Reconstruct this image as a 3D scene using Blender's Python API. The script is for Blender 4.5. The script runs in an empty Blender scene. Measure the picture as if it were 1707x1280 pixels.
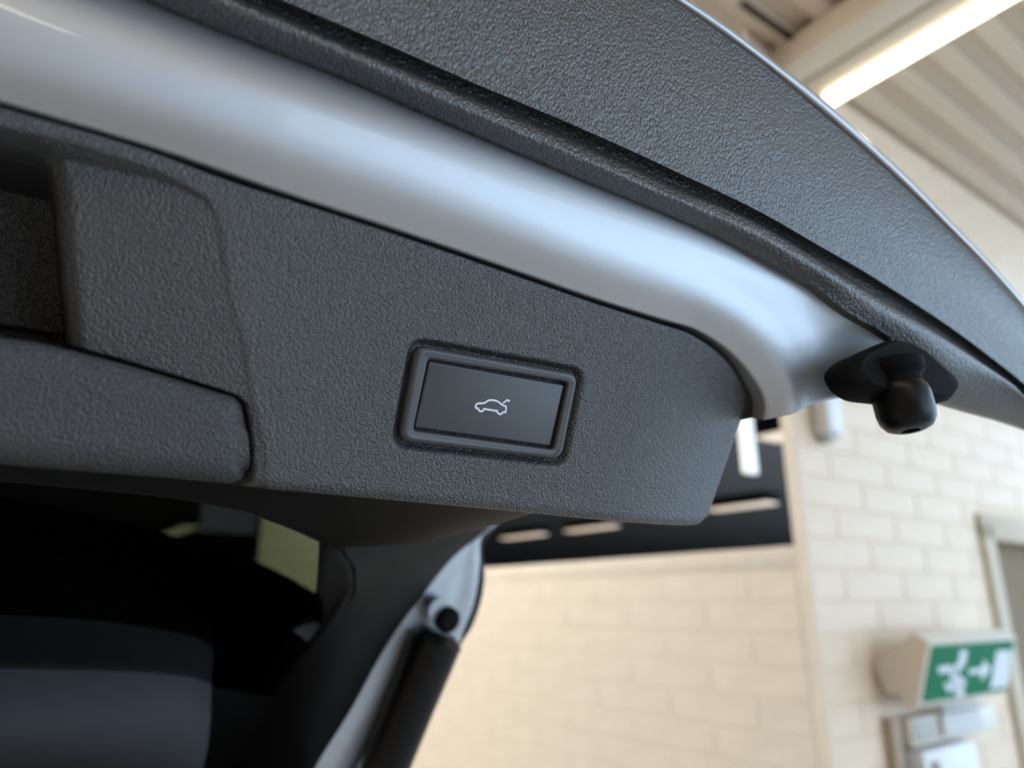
import bpy, bmesh, math
import numpy as np
from mathutils import Vector, Matrix

# ------------------------------------------------------------------ camera, sky, exposure
CAM = np.array([0.0, 0.0, 1.62])
FPX = 1200.0
PITCH = math.radians(17.1)
h_ = np.array([.5, math.sqrt(3) / 2, 0.]); r_ = np.array([math.sqrt(3) / 2, -.5, 0.]); u_ = np.array([0., 0., 1.])
f_ = math.cos(PITCH) * h_ + math.sin(PITCH) * u_
up_ = -math.sin(PITCH) * h_ + math.cos(PITCH) * u_
ZB = 0.29                                   # distance to the release button along the lens axis

sc = bpy.context.scene
cd = bpy.data.cameras.new('camera'); cam = bpy.data.objects.new('camera', cd); sc.collection.objects.link(cam)
cam.matrix_world = Matrix(((r_[0], up_[0], -f_[0], CAM[0]), (r_[1], up_[1], -f_[1], CAM[1]),
                           (r_[2], up_[2], -f_[2], CAM[2]), (0, 0, 0, 1)))
cd.sensor_width = 36.0; cd.sensor_fit = 'HORIZONTAL'; cd.lens = FPX / 1707 * 36
cd.clip_start = .01; cd.clip_end = 200
cd.dof.use_dof = True; cd.dof.focus_distance = ZB * 1.04
cd.dof.aperture_fstop = cd.lens / 4.6
sc.camera = cam

w = bpy.data.worlds.new('sky'); sc.world = w; w.use_nodes = True
bg = w.node_tree.nodes['Background']
bg.inputs['Color'].default_value = (.56, .77, 1.0, 1); bg.inputs['Strength'].default_value = 4.8
sc.view_settings.view_transform = 'Standard'; sc.view_settings.look = 'None'
sc.view_settings.exposure = 0.0; sc.view_settings.gamma = 1.0
sc.view_settings.use_curve_mapping = False

# ------------------------------------------------------------------ helpers
def ray(x, y): return f_ + r_ * (x - 853.5) / FPX - up_ * (y - 640) / FPX
class Plane:
    def __init__(s, p, n): s.p = np.array(p, float); s.n = np.array(n, float) / np.linalg.norm(n)
    def at(s, px, off=0.0):
        d = ray(*px); k = ((s.p + s.n * off - CAM) @ s.n) / (d @ s.n); return CAM + d * k
    def shift(s, off): return Plane(s.p + s.n * off, s.n)
def pts(plane, L, off=0.0): return np.array([plane.at(q, off) for q in L])

def spline(ctrl, n, t=None):
    """ctrl: (k,3) points -> smooth resampling with n points (non-uniform Catmull-Rom); t: shared parameters"""
    ctrl = np.asarray(ctrl, float); k = len(ctrl)
    if t is None:
        d = np.linalg.norm(np.diff(ctrl, axis=0), axis=1); t = np.concatenate([[0], np.cumsum(np.maximum(d, 1e-9))])
    m = np.zeros_like(ctrl); dt = np.diff(t); s = np.diff(ctrl, axis=0) / dt[:, None]
    m[0] = s[0]; m[-1] = s[-1]
    for i in range(1, k - 1): m[i] = (s[i - 1] * dt[i] + s[i] * dt[i - 1]) / (dt[i] + dt[i - 1])
    x = np.linspace(t[0], t[-1], n); i = np.clip(np.searchsorted(t, x, 'right') - 1, 0, k - 2)
    hh = dt[i]; z = ((x - t[i]) / hh)[:, None]; hh = hh[:, None]
    return ((2*z**3 - 3*z**2 + 1) * ctrl[i] + (z**3 - 2*z**2 + z) * hh * m[i] + (-2*z**3 + 3*z**2) * ctrl[i+1] + (z**3 - z**2) * hh * m[i+1])
def rows_spline(rows, n):
    rows = [np.asarray(q, float) for q in rows]
    d = np.mean([np.linalg.norm(np.diff(q, axis=0), axis=1) for q in rows], axis=0)
    t = np.concatenate([[0], np.cumsum(np.maximum(d, 1e-6))])
    return np.array([spline(q, n, t) for q in rows])          # (rows, n, 3)
def cross_spline(G, n):
    """smooth a (rows, cols, 3) grid across its rows to n rows"""
    return np.stack([spline(G[:, j], n) for j in range(G.shape[1])], axis=1)

XC = -0.125                                                   # the car's middle plane
def to_middle(row):
    """prepend a point so the row starts on the car's middle plane"""
    row = np.asarray(row, float); a, b = row[0], row[1]
    d = (b - a); d = d / d[0] if abs(d[0]) > 1e-6 else np.array([1., 0, 0])
    d = d * .5 + np.array([.5, 0, 0])
    p = a + d * (XC - a[0]); p[0] = XC
    return np.vstack([[p], row])

def grid_faces(R, C, off=0, flip=False):
    i, j = np.meshgrid(np.arange(R - 1), np.arange(C - 1), indexing='ij'); a = (i * C + j).ravel() + off
    F = np.stack([a, a + 1, a + C + 1, a + C], 1)
    return F[:, ::-1] if flip else F
def mirror_vf(V, F):
    M = V.copy(); M[:, 0] = 2 * XC - M[:, 0]
    return np.vstack([V, M]), np.vstack([F, F[:, ::-1] + len(V)])

coll = sc.collection
def new_obj(name, V, F, mat, parent=None, smooth=True, weld=0.0, angle=None, kind=None):
    me = bpy.data.meshes.new(name)
    V = np.asarray(V, float)
    o = bpy.data.objects.new(name, me); coll.objects.link(o)
    if parent is not None:
        o.parent = parent; V = V - np.array(wloc(parent))
    me.from_pydata(V.tolist(), [], [list(map(int, q)) for q in F]); me.update()
    if weld:
        bm = bmesh.new(); bm.from_mesh(me); bmesh.ops.remove_doubles(bm, verts=bm.verts, dist=weld)
        bmesh.ops.recalc_face_normals(bm, faces=bm.faces); bm.to_mesh(me); bm.free()
    if mat: me.materials.append(mat)
    if smooth:
        me.polygons.foreach_set('use_smooth', [True] * len(me.polygons))
        if angle: me.set_sharp_from_angle(angle=math.radians(angle))
    if kind: o['kind'] = kind
    return o
def wloc(o):
    l = np.array(o.location, float)
    return l + (wloc(o.parent) if o.parent else 0)
def empty(name, loc, label, cat, group=None):
    o = bpy.data.objects.new(name, None); coll.objects.link(o); o.location = loc; o.empty_display_size = .05
    o['label'] = label; o['category'] = cat
    if group: o['group'] = group
    return o
def tag(o, label=None, cat=None, group=None, kind=None):
    for k, v in (('label', label), ('category', cat), ('group', group), ('kind', kind)):
        if v: o[k] = v
    return o

def bm_box(bm, c, s, ax=None, bevel=0.0, seg=2):
    """box of size s at c, with axes ax (3 vectors)"""
    ax = ax if ax is not None else np.eye(3)
    M = Matrix([[ax[0][i] * s[0], ax[1][i] * s[1], ax[2][i] * s[2], c[i]] for i in range(3)] + [[0, 0, 0, 1]])
    g = bmesh.ops.create_cube(bm, size=1.0, matrix=M)
    if bevel:
        e = list({e for v in g['verts'] for e in v.link_edges})
        bmesh.ops.bevel(bm, geom=e, offset=bevel, segments=seg, affect='EDGES', profile=.5)
def bm_obj(name, bm, mat, parent=None, smooth=True, angle=35, kind=None):
    me = bpy.data.meshes.new(name); o = bpy.data.objects.new(name, me); coll.objects.link(o)
    if parent is not None:
        o.parent = parent; bmesh.ops.translate(bm, verts=bm.verts, vec=Vector(-np.array(wloc(parent))))
    bmesh.ops.recalc_face_normals(bm, faces=bm.faces)
    bm.to_mesh(me); bm.free()
    if mat: me.materials.append(mat)
    if smooth:
        me.polygons.foreach_set('use_smooth', [True] * len(me.polygons)); me.set_sharp_from_angle(angle=math.radians(angle))
    if kind: o['kind'] = kind
    return o
def box(name, c, s, mat, parent=None, ax=None, bevel=0.0, kind=None, seg=2):
    bm = bmesh.new(); bm_box(bm, c, s, ax, bevel, seg); return bm_obj(name, bm, mat, parent, kind=kind)
def lathe(name, base, axis, prof, mat, parent=None, n=40, ref=(1, 0, 0), angle=40):
    """prof: list of (radius, distance along axis)"""
    a = np.array(axis, float); a /= np.linalg.norm(a); x = np.array(ref, float); x -= a * (x @ a); x /= np.linalg.norm(x); y = np.cross(a, x)
    V = []; R = len(prof)
    for (rad, d) in prof:
        for j in range(n):
            th = 2 * math.pi * j / n; V.append(base + a * d + rad * (math.cos(th) * x + math.sin(th) * y))
    F = [[i * n + j, i * n + (j + 1) % n, (i + 1) * n + (j + 1) % n, (i + 1) * n + j] for i in range(R - 1) for j in range(n)]
    F.append(list(range(n))[::-1]); F.append([(R - 1) * n + j for j in range(n)])
    return new_obj(name, np.array(V), F, mat, parent, angle=angle)
def tube(name, path, rad, mat, parent=None, n=24):
    path = np.array(path, float); V = []
    for i, p in enumerate(path):
        t = path[min(i + 1, len(path) - 1)] - path[max(i - 1, 0)]; t /= np.linalg.norm(t)
        x = np.cross(t, [0.31, .2, .93]); x /= np.linalg.norm(x); y = np.cross(t, x)
        rr = rad[i] if hasattr(rad, '__len__') else rad
        for j in range(n): th = 2 * math.pi * j / n; V.append(p + rr * (math.cos(th) * x + math.sin(th) * y))
    R = len(path)
    F = [[i * n + j, i * n + (j + 1) % n, (i + 1) * n + (j + 1) % n, (i + 1) * n + j] for i in range(R - 1) for j in range(n)]
    F.append(list(range(n))[::-1]); F.append([(R - 1) * n + j for j in range(n)])
    return new_obj(name, np.array(V), F, mat, parent, angle=40)

# ------------------------------------------------------------------ materials
def mat(name, col, rough=.5, metal=0., coat=0., coat_rough=.03, spec=.5):
    m = bpy.data.materials.new(name); m.use_nodes = True; b = m.node_tree.nodes['Principled BSDF']
    b.inputs['Base Color'].default_value = (*col, 1); b.inputs['Roughness'].default_value = rough
    b.inputs['Metallic'].default_value = metal; b.inputs['Coat Weight'].default_value = coat
    b.inputs['Coat Roughness'].default_value = coat_rough; b.inputs['Specular IOR Level'].default_value = spec
    return m
def nd(m, t): return m.node_tree.nodes.new(t)
def lk(m, a, b): m.node_tree.links.new(a, b)
def add_noise_colour(m, c1, c2, scale, detail=4, lo=.35, hi=.65, mapping=None):
    b = m.node_tree.nodes['Principled BSDF']; tc = nd(m, 'ShaderNodeTexCoord'); n = nd(m, 'ShaderNodeTexNoise')
    n.inputs['Scale'].default_value = scale; n.inputs['Detail'].default_value = detail
    rp = nd(m, 'ShaderNodeValToRGB'); rp.color_ramp.elements[0].position = lo; rp.color_ramp.elements[1].position = hi
    rp.color_ramp.elements[0].color = (*c1, 1); rp.color_ramp.elements[1].color = (*c2, 1)
    lk(m, tc.outputs['Object'], n.inputs['Vector']); lk(m, n.outputs['Fac'], rp.inputs['Fac']); lk(m, rp.outputs['Color'], b.inputs['Base Color'])
def add_bump(m, scale, strength, dist, detail=3):
    b = m.node_tree.nodes['Principled BSDF']; tc = nd(m, 'ShaderNodeTexCoord'); n = nd(m, 'ShaderNodeTexNoise')
    n.inputs['Scale'].default_value = scale; n.inputs['Detail'].default_value = detail
    bp = nd(m, 'ShaderNodeBump'); bp.inputs['Strength'].default_value = strength; bp.inputs['Distance'].default_value = dist
    lk(m, tc.outputs['Object'], n.inputs['Vector']); lk(m, n.outputs['Fac'], bp.inputs['Height']); lk(m, bp.outputs['Normal'], b.inputs['Normal'])
def grain(name, col, rough, scale, dist, strength=1.0, stretch=(1, 1, 1), smudge=None, spec=.5):
    """pebbled leather-grain plastic"""
    m = mat(name, col, rough, spec=spec); b = m.node_tree.nodes['Principled BSDF']
    tc = nd(m, 'ShaderNodeTexCoord'); mp = nd(m, 'ShaderNodeMapping'); mp.inputs['Scale'].default_value = stretch
    lk(m, tc.outputs['Object'], mp.inputs['Vector'])
    wn = nd(m, 'ShaderNodeTexNoise'); wn.inputs['Scale'].default_value = scale * .9; wn.inputs['Detail'].default_value = 2
    lk(m, mp.outputs['Vector'], wn.inputs['Vector'])
    mx = nd(m, 'ShaderNodeMix'); mx.data_type = 'VECTOR'; mx.blend_type = 'ADD' if hasattr(mx, 'blend_type') else None
    va = nd(m, 'ShaderNodeVectorMath'); va.operation = 'SCALE'; va.inputs['Scale'].default_value = .55 / scale
    lk(m, wn.outputs['Color'], va.inputs[0])
    ad = nd(m, 'ShaderNodeVectorMath'); ad.operation = 'ADD'; lk(m, mp.outputs['Vector'], ad.inputs[0]); lk(m, va.outputs['Vector'], ad.inputs[1])
    m.node_tree.nodes.remove(mx)
    vo = nd(m, 'ShaderNodeTexVoronoi'); vo.feature = 'SMOOTH_F1'; vo.inputs['Scale'].default_value = scale; vo.inputs['Smoothness'].default_value = .35
    lk(m, ad.outputs['Vector'], vo.inputs['Vector'])
    n2 = nd(m, 'ShaderNodeTexNoise'); n2.inputs['Scale'].default_value = scale * 1.3; n2.inputs['Detail'].default_value = 2
    lk(m, mp.outputs['Vector'], n2.inputs['Vector'])
    ma = nd(m, 'ShaderNodeMath'); ma.operation = 'MULTIPLY_ADD'; ma.inputs[1].default_value = -1.0
    lk(m, vo.outputs['Distance'], ma.inputs[0]); lk(m, n2.outputs['Fac'], ma.inputs[2])
    bp = nd(m, 'ShaderNodeBump'); bp.inputs['Strength'].default_value = strength; bp.inputs['Distance'].default_value = dist
    lk(m, ma.outputs['Value'], bp.inputs['Height']); lk(m, bp.outputs['Normal'], b.inputs['Normal'])
    if smudge:
        n3 = nd(m, 'ShaderNodeTexNoise'); n3.inputs['Scale'].default_value = 55; n3.inputs['Detail'].default_value = 3
        lk(m, tc.outputs['Object'], n3.inputs['Vector'])
        rp = nd(m, 'ShaderNodeValToRGB'); rp.color_ramp.elements[0].position = .33; rp.color_ramp.elements[1].position = .47
        rp.color_ramp.elements[0].color = (*[c * smudge for c in col], 1); rp.color_ramp.elements[1].color = (*col, 1)
        lk(m, n3.outputs['Fac'], rp.inputs['Fac']); lk(m, rp.outputs['Color'], b.inputs['Base Color'])
    return m

M = {}
M['panel'] = grain('grained_black_plastic', (.032, .032, .034), .40, 1050, .0006, spec=.75)
M['bumper'] = grain('grained_bumper_plastic', (.021, .021, .023), .36, 1000, .0006, stretch=(1.0, .62, .62), spec=1.0)
M['grip'] = grain('grained_grip_plastic', (.036, .036, .038), .42, 1000, .0006)
M['satin'] = mat('satin_black_plastic', (.034, .034, .036), .45, spec=.6)
M['button'] = mat('button_plastic', (.038, .039, .042), .45)
M['rubber'] = mat('black_rubber', (.003, .003, .0035), .36, spec=.2)
M['matte'] = mat('matte_rubber', (.004, .004, .0045), .85, spec=.12)
M['interior'] = mat('black_interior', (.003, .003, .003), .95, spec=.0)
M['trim'] = mat('dark_trim', (.0035, .0033, .0033), .65, spec=.15); add_bump(M['trim'], 900, .3, .0003)
M['greytrim'] = mat('grey_headliner', (.016, .017, .021), .8); add_bump(M['greytrim'], 700, .3, .0004)
M['seal'] = mat('gap_seal', (.004, .004, .004), .7)
M['symbol'] = mat('printed_symbol', (.62, .63, .72), .5)
pa = M['paint'] = mat('silver_blue_paint', (.415, .425, .445), .52, .85, coat=.35, coat_rough=.05)
add_bump(pa, 2600, .10, .0004, 1)
gl = M['glass'] = bpy.data.materials.new('privacy_glass'); gl.use_nodes = True
nt = gl.node_tree; nt.nodes.clear()
out = nt.nodes.new('ShaderNodeOutputMaterial'); tr = nt.nodes.new('ShaderNodeBsdfTransparent'); gs = nt.nodes.new('ShaderNodeBsdfGlossy')
tr.inputs['Color'].default_value = (.33, .37, .31, 1); gs.inputs['Roughness'].default_value = .02
fr = nt.nodes.new('ShaderNodeFresnel'); geo = nt.nodes.new('ShaderNodeNewGeometry'); mth = nt.nodes.new('ShaderNodeMath'); mth.operation = 'MULTIPLY_ADD'   # thin pane: same reflectance on both faces
mth.inputs[1].default_value = -(1.5 - 1 / 1.5); mth.inputs[2].default_value = 1.5
nt.links.new(geo.outputs['Backfacing'], mth.inputs[0]); nt.links.new(mth.outputs[0], fr.inputs['IOR'])
mxs = nt.nodes.new('ShaderNodeMixShader')
nt.links.new(fr.outputs['Fac'], mxs.inputs['Fac']); nt.links.new(tr.outputs[0], mxs.inputs[1]); nt.links.new(gs.outputs[0], mxs.inputs[2]); nt.links.new(mxs.outputs[0], out.inputs['Surface'])
M['brick'] = mat('cream_painted_brick', (.66, .505, .37), .55); add_noise_colour(M['brick'], (.64, .49, .355), (.68, .525, .385), 9)
M['mortar'] = mat('cream_painted_mortar', (.65, .50, .365), .7)
M['brickL'] = mat('beige_painted_brick', (.67, .65, .60), .6); add_noise_colour(M['brickL'], (.645, .625, .57), (.69, .67, .62), 9)
M['mortarL'] = mat('beige_painted_mortar', (.63, .61, .55), .7)
M['ceil'] = mat('beige_sheet_metal', (.53, .42, .315), .5)
M['ceil_line'] = mat('grey_blue_seam', (.22, .22, .27), .5)
M['cream'] = mat('cream_enamel', (.58, .52, .43), .45)
M['white'] = mat('white_plastic', (.62, .62, .63), .45)
M['cover'] = mat('pale_grey_plastic', (.50, .49, .48), .5)
M['grey'] = mat('grey_plastic', (.36, .34, .31), .55)
M['tan'] = mat('tan_pipe', (.40, .33, .25), .55)
M['green'] = mat('sign_green', (.005, .135, .055), .7, spec=.2)
M['signwhite'] = mat('sign_white', (.58, .60, .64), .5)
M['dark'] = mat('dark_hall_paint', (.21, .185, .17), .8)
M['floor'] = mat('grey_concrete_floor', (.62, .61, .59), .45); add_noise_colour(M['floor'], (.58, .57, .55), (.66, .65, .63), 2)
M['frame'] = mat('cream_door_frame', (.46, .375, .27), .6, spec=.3)
M['door'] = mat('grey_door', (.21, .155, .10), .8, spec=.2)
M['tyre'] = mat('tyre_rubber', (.015, .015, .015), .8)
M['alloy'] = mat('alloy', (.5, .5, .52), .35, 1.0)
M['redlamp'] = mat('red_lens', (.35, .01, .01), .15)
M['window'] = mat('banner_cloth', (.26, .23, .36), .8)
def emit(name, col, s):
    m = bpy.data.materials.new(name); m.use_nodes = True; b = m.node_tree.nodes['Principled BSDF']
    b.inputs['Base Color'].default_value = (.9, .9, .9, 1); b.inputs['Emission Color'].default_value = (*col, 1); b.inputs['Emission Strength'].default_value = s
    return m
M['tube'] = emit('tube_light', (1.0, .86, .62), 6)
M['bayfill'] = emit('bay_fill_light', (1.0, .91, .78), 76)
M['glowwhite'] = emit('glowing_white_board', (.9, 1, .97), .7)
M['rearfill'] = emit('rear_fill_light', (1.0, .91, .78), 20)
M['fartube'] = emit('far_tube_light', (1.0, .80, .58), .75)

# ------------------------------------------------------------------ the building (its axes are turned 5.7 degrees from the car's)
ba = math.radians(5.7)
Tb = np.array([math.cos(ba), math.sin(ba), 0.]); Fb = np.array([-math.sin(ba), math.cos(ba), 0.])
BAX = np.array([Tb, Fb, u_])
T0, F0, ZC = 2.68, 1.707, 4.40                 # wall corner and ceiling height
def B(t, f, z): return Tb * t + Fb * f + u_ * z
def on_t(px, t): d = ray(*px); q = CAM + d * (t / (d @ Tb)); return q @ Fb, q[2]
def on_f(px, f): d = ray(*px); q = CAM + d * (f / (d @ Fb)); return q @ Tb, q[2]
def bbox(name, t, f, z, m, parent=None, bevel=0., kind=None):
    c = B((t[0] + t[1]) / 2, (f[0] + f[1]) / 2, (z[0] + z[1]) / 2)
    return box(name, c, (t[1] - t[0], f[1] - f[0], z[1] - z[0]), m, parent, BAX, bevel, kind)

bbox('floor', (-9, 45), (-9, 45), (-.1, 0), M['floor'], kind='structure')
BH, BL = .126, .48
def brick_mesh(L):
    bm = bmesh.new(); bm_box(bm, (0, 0, 0), (L - .007, .03, BH - .007), None, .0025, 1)
    me = bpy.data.meshes.new('brick'); bm.to_mesh(me); bm.free(); return me
mesh_cache = {}
def brick(parent, c, L, alongT, m):
    key = (round(L, 3), m.name)
    if key not in mesh_cache:
        mesh_cache[key] = brick_mesh(L); mesh_cache[key].materials.append(m)
    o = bpy.data.objects.new('brick', mesh_cache[key]); coll.objects.link(o); o.parent = parent
    o.location = Vector(c - wloc(parent)); o.rotation_euler = (0, 0, ba if alongT else ba + math.pi / 2)
def courses(parent, a0, a1, z0, z1, place, alongT, m, skip=None):
    n = int(round((z1 - z0) / BH))
    for k in range(n):
        z = z0 + (k + .5) * BH; a = a0 - (BL / 2 if k % 2 else 0)
        while a < a1 - .02:
            s, e = max(a, a0), min(a + BL, a1)
            for (s2, e2) in (skip(s, e, z) if skip else [(s, e)]):
                if e2 - s2 > .04: brick(parent, place((s2 + e2) / 2, z), round(e2 - s2, 3), alongT, m)
            a += BL
# right wall, facing the camera side, up to the ceiling, with a door
DT0, DT1, DZ = 4.30, 5.30, 2.04
bm = bmesh.new()
for (t, z) in (((T0, DT0), (0, ZC)), ((DT1, 6.2), (0, ZC)), ((DT0, DT1), (DZ, ZC))):
    bm_box(bm, B((t[0] + t[1]) / 2, F0 + .0245, (z[0] + z[1]) / 2), (t[1] - t[0], .05, z[1] - z[0]), BAX)
wr = bm_obj('wall_right', bm, M['mortar'], kind='structure')
def skip_door(s, e, z):
    if z > DZ + .06: return [(s, e)]
    o = []
    if s < DT0: o.append((s, min(e, DT0)))
    if e > DT1: o.append((max(s, DT1), e))
    return o
courses(wr, T0, 5.6, 0, 35 * BH, lambda a, z: B(a, F0 + .0105, z), True, M['brick'], skip_door)
bbox('corner_face', (T0 - .004, T0 + .002), (F0 - .003, F0 + .052), (0, ZC), M['brickL'], wr)  # corner side in a paler tone, its colour offsets the warm lamplight
# left partition wall, about man high, running away from the corner
ZL = 14 * BH + .089
wl = bbox('wall_left', (T0 + .0, T0 + .18), (F0 + .055, F0 + 7.2), (0, ZL - .05), M['mortarL'], kind='structure')
courses(wl, F0 + .055, F0 + 7.2, 0, 14 * BH, lambda a, z: B(T0 + .0115, a, z), False, M['brickL'])
bbox('coping', (T0 - .005, T0 + .19), (F0 + .055, F0 + 7.2), (14 * BH + .003, ZL), M['brickL'], wl, .004)
# pale pier at the far end of the low wall
wp = bbox('wall_pier', (T0 - .02, T0 + .6), (F0 + 4.3, F0 + 7.15), (0, 3.4), M['brickL'], kind='structure')

# ceiling over the bay: folded sheet with raised ribs along Tb
ce = bbox('ceiling', (-6, 7), (-7, F0 + .06), (ZC, ZC + .05), M['ceil'], kind='structure')
bbox('ceiling_bay', (-6, T0 + .3), (F0 + .06, 10), (ZC, ZC + .05), M['ceil'], kind='structure')
bbox('wall_back', (-6, .3), (-7.2, -7), (0, ZC), M['brick'], kind='structure')  # unseen wall, put in to keep daylight off the left
bbox('wall_side', (-6.2, -6), (-7.2, 10), (0, ZC), M['brick'], kind='structure')  # unseen too, closes the left side against the sky
rbm = bmesh.new()
prof = [(-.052, 0), (-.044, -.045), (.044, -.045), (.052, 0)]
V = [B(tt, ff, zz) for tt in (-6, 7) for ff, zz in prof]
for v in V: rbm.verts.new(v)
rbm.verts.ensure_lookup_table()
for i in range(3): rbm.faces.new([rbm.verts[i], rbm.verts[i + 1], rbm.verts[4 + i + 1], rbm.verts[4 + i]])
rbm.faces.new([rbm.verts[i] for i in range(4)]); rbm.faces.new([rbm.verts[4 + i] for i in range(4)])
rme = bpy.data.meshes.new('ceiling_rib'); bmesh.ops.recalc_face_normals(rbm, faces=rbm.faces); rbm.to_mesh(rme); rbm.free(); rme.materials.append(M['ceil'])
for k in range(34):
    o = bpy.data.objects.new('ceiling_rib', rme); coll.objects.link(o); o.parent = ce
    o.location = Vector(Fb * (F0 - .10 - .21 * k) + u_ * ZC)
# beam along Fb and the strip light beside it
bbox('trim_1', (2.86, 3.02), (-7, F0), (ZC - .20, ZC - .036), M['cream'], kind='structure', bevel=.008)
cl = empty('ceiling_light', Vector(B(3.24, -1, ZC - .16)), 'long glowing warm white strip light under the beige ribbed ceiling', 'ceiling light')
bbox('housing', (3.10, 3.36), (-4.2, F0 - .02), (ZC - .16, ZC - .036), M['cream'], cl, .01)
bbox('diffuser', (3.245, 3.325), (-4.15, F0 - .05), (ZC - .20, ZC - .158), M['tube'], cl, .01)
for (t_, fa, fb2, lab) in ((.9, 2.6, 8.6, 'added unseen fill strip light above the car beside the low beige wall'), (-2.6, 2.6, 8.6, 'added unseen fill strip light above the far side of the car'), (-1.2, -5.5, 0.4, 'added unseen fill strip light behind the raised tailgate')):  # unseen lamps, added to brighten the walls and the tailgate
    c2 = empty('ceiling_light', Vector(B(t_, (fa + fb2) / 2, ZC - .13)), lab, 'ceiling light')
    bbox('housing', (t_ - .13, t_ + .13), (fa, fb2), (ZC - .13, ZC), M['cream'], c2, .01)
    bbox('diffuser', (t_ - .07, t_ + .07), (fa + .04, fb2 - .04), (ZC - .17, ZC - .128), M['bayfill'] if fa > 0 else M['rearfill'], c2, .01)
tag(tube('conduit', [B(2.48, 1.58, ZC - .05), B(2.60, 1.58, ZC - .05), B(2.86, 1.575, ZC - .05)], .016, M['trim']), 'short dark conduit clipped under the ribbed ceiling beside the beam', 'pipe')

# dark hall beyond the low wall
bbox('ceiling_hall_front', (T0 + .3, 45), (F0 + .06, 10), (ZC, ZC + .1), M['dark'], kind='structure')
bbox('ceiling_hall', (-9, 45), (10, 45), (ZC, ZC + .1), M['dark'], kind='structure')
bbox('wall_far', (-9, 45), (45, 45.2), (0, ZC), M['dark'], kind='structure')
bbox('wall_hall_right', (45, 45.2), (F0, 45), (0, ZC), M['dark'], kind='structure')
bbox('wall_hall_left', (-9.2, -9), (10, 45), (0, ZC), M['dark'], kind='structure')
def far_lamp(px, length, ang, label, w_=.50):
    d = ray(*px); q = CAM + d * ((ZC - .25 - CAM[2]) / d[2])
    L = empty('strip_lamp', Vector(q), label, 'ceiling light', 'strip lamps in the dark hall')
    a = ba + math.radians(ang); ax = np.array([[math.cos(a), math.sin(a), 0], [-math.sin(a), math.cos(a), 0], [0, 0, 1]])
    box('housing', q + u_ * .125, (length * 1.05, w_ * 1.2, .25), M['trim'], L, ax, .01)
    box('diffuser', q - u_ * .02, (length, w_, .06), M['fartube'], L, ax, .01)
HL = 'lit strip lamp under the dark hall ceiling'
far_lamp((872, 893), 2.4, 90, HL + ', beside the side edge of the tailgate')
far_lamp((985, 880), 2.3, 90, HL + ', under the lower edge of the button panel')
far_lamp((1235, 843), 1.9, 90, HL + ', beside the lower trim corner')
far_lamp((1315, 722), .8, 90, HL + ', next to the pale pier edge')
far_lamp((298, 884), 3.6, 90, HL + ', showing through the tailgate glass')
# white hanging board in the hall, its brightness put in as a glow
d = ray(1246, 740); q = CAM + d * 6.0
hb = empty('hanging_board', Vector(q - u_ * .26), 'white board with an added glow hanging in the dark hall beside the trim corner', 'sign')
box('board', q, (.16, .05, .50), M['glowwhite'], hb, BAX, .01)
box('hanger', q + u_ * (.25 + (ZC - q[2] - .25) / 2), (.02, .02, ZC - q[2] - .25), M['trim'], hb, BAX)
# blue grey banner standing in for a bright far window, seen through the glass
d = ray(384, 850); q = CAM + d * 12
hb = empty('banner', Vector(q - u_ * .4), 'blue-grey banner standing in for a bright far window in the hall, seen through the tailgate glass', 'banner')
box('cloth', q, (.9, .03, .75), M['window'], hb, BAX, .008)
box('hanger', q + u_ * (.4 + (ZC - q[2] - .4) / 2), (.02, .02, ZC - q[2] - .4), M['trim'], hb, BAX)
box('rod', q + u_ * .39, (1.0, .04, .04), M['trim'], hb, BAX, .008)

# door in the right wall
dr = bbox('door_1', (DT0 + .09, DT1 - .09), (F0 + .08, F0 + .12), (0.005, DZ - .09), M['door'], kind='structure')
bbox('door_frame', (DT0 - .05, DT0 + .085), (F0 - .03, F0 + .14), (0.0, DZ), M['frame'], dr, .008)
bbox('door_frame', (DT1 - .085, DT1 + .05), (F0 - .03, F0 + .14), (0.0, DZ), M['frame'], dr, .008)
bbox('door_frame', (DT0 - .05, DT1 + .05), (F0 - .03, F0 + .14), (DZ - .085, DZ + .05), M['frame'], dr, .008)
bbox('door_handle', (DT0 + .14, DT0 + .28), (F0 + .03, F0 + .08), (1.03, 1.06), M['alloy'], dr, .008)

# white sensor on the wall by the corner
ws = empty('wall_sensor', Vector(B(2.87, F0, 2.29)), 'small white sensor box on the cream wall at its corner', 'sensor')
bbox('case', (2.815, 2.93), (F0 - .09, F0 - .006), (2.32, 2.50), M['white'], ws, .015)
bbox('base', (2.835, 2.91), (F0 - .06, F0 - .006), (2.29, 2.325), M['grey'], ws, .01)

# emergency exit sign: wedge body on the wall with a slanted green face
TS = 3.03
ex = empty('exit_sign', Vector(B(TS, F0, 1.2)), 'green and white emergency exit sign on a wedge-shaped cream housing', 'exit sign')
EP = [(1456, 1107), (1485, 1081), (1524, 1055), (1549, 1070), (1530, 1177), (1513, 1181), (1496, 1154), (1481, 1158), (1467, 1134)]
prof = [on_t(q, TS) for q in EP]
prof = [(min(f, F0 - .006), z) for f, z in prof]
ftl = on_t((1551, 1077), TS)
d1 = ray(1697, 1084); TR_ = None
tr_t, _ = on_f((1697, 1084), ftl[0])
n = len(prof); V = [B(TS, f, z) for f, z in prof] + [B(tr_t + .015, f, z) for f, z in prof]
F = [list(range(n)), list(range(2 * n - 1, n - 1, -1))] + [[i, n + i, n + (i + 1) % n, (i + 1) % n] for i in range(n)]
bm = bmesh.new(); vs = [bm.verts.new(v) for v in V]
for q in F: bm.faces.new([vs[i] for i in q])
bmesh.ops.recalc_face_normals(bm, faces=bm.faces)
bm_obj('housing', bm, M['cream'], ex, angle=25)
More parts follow.
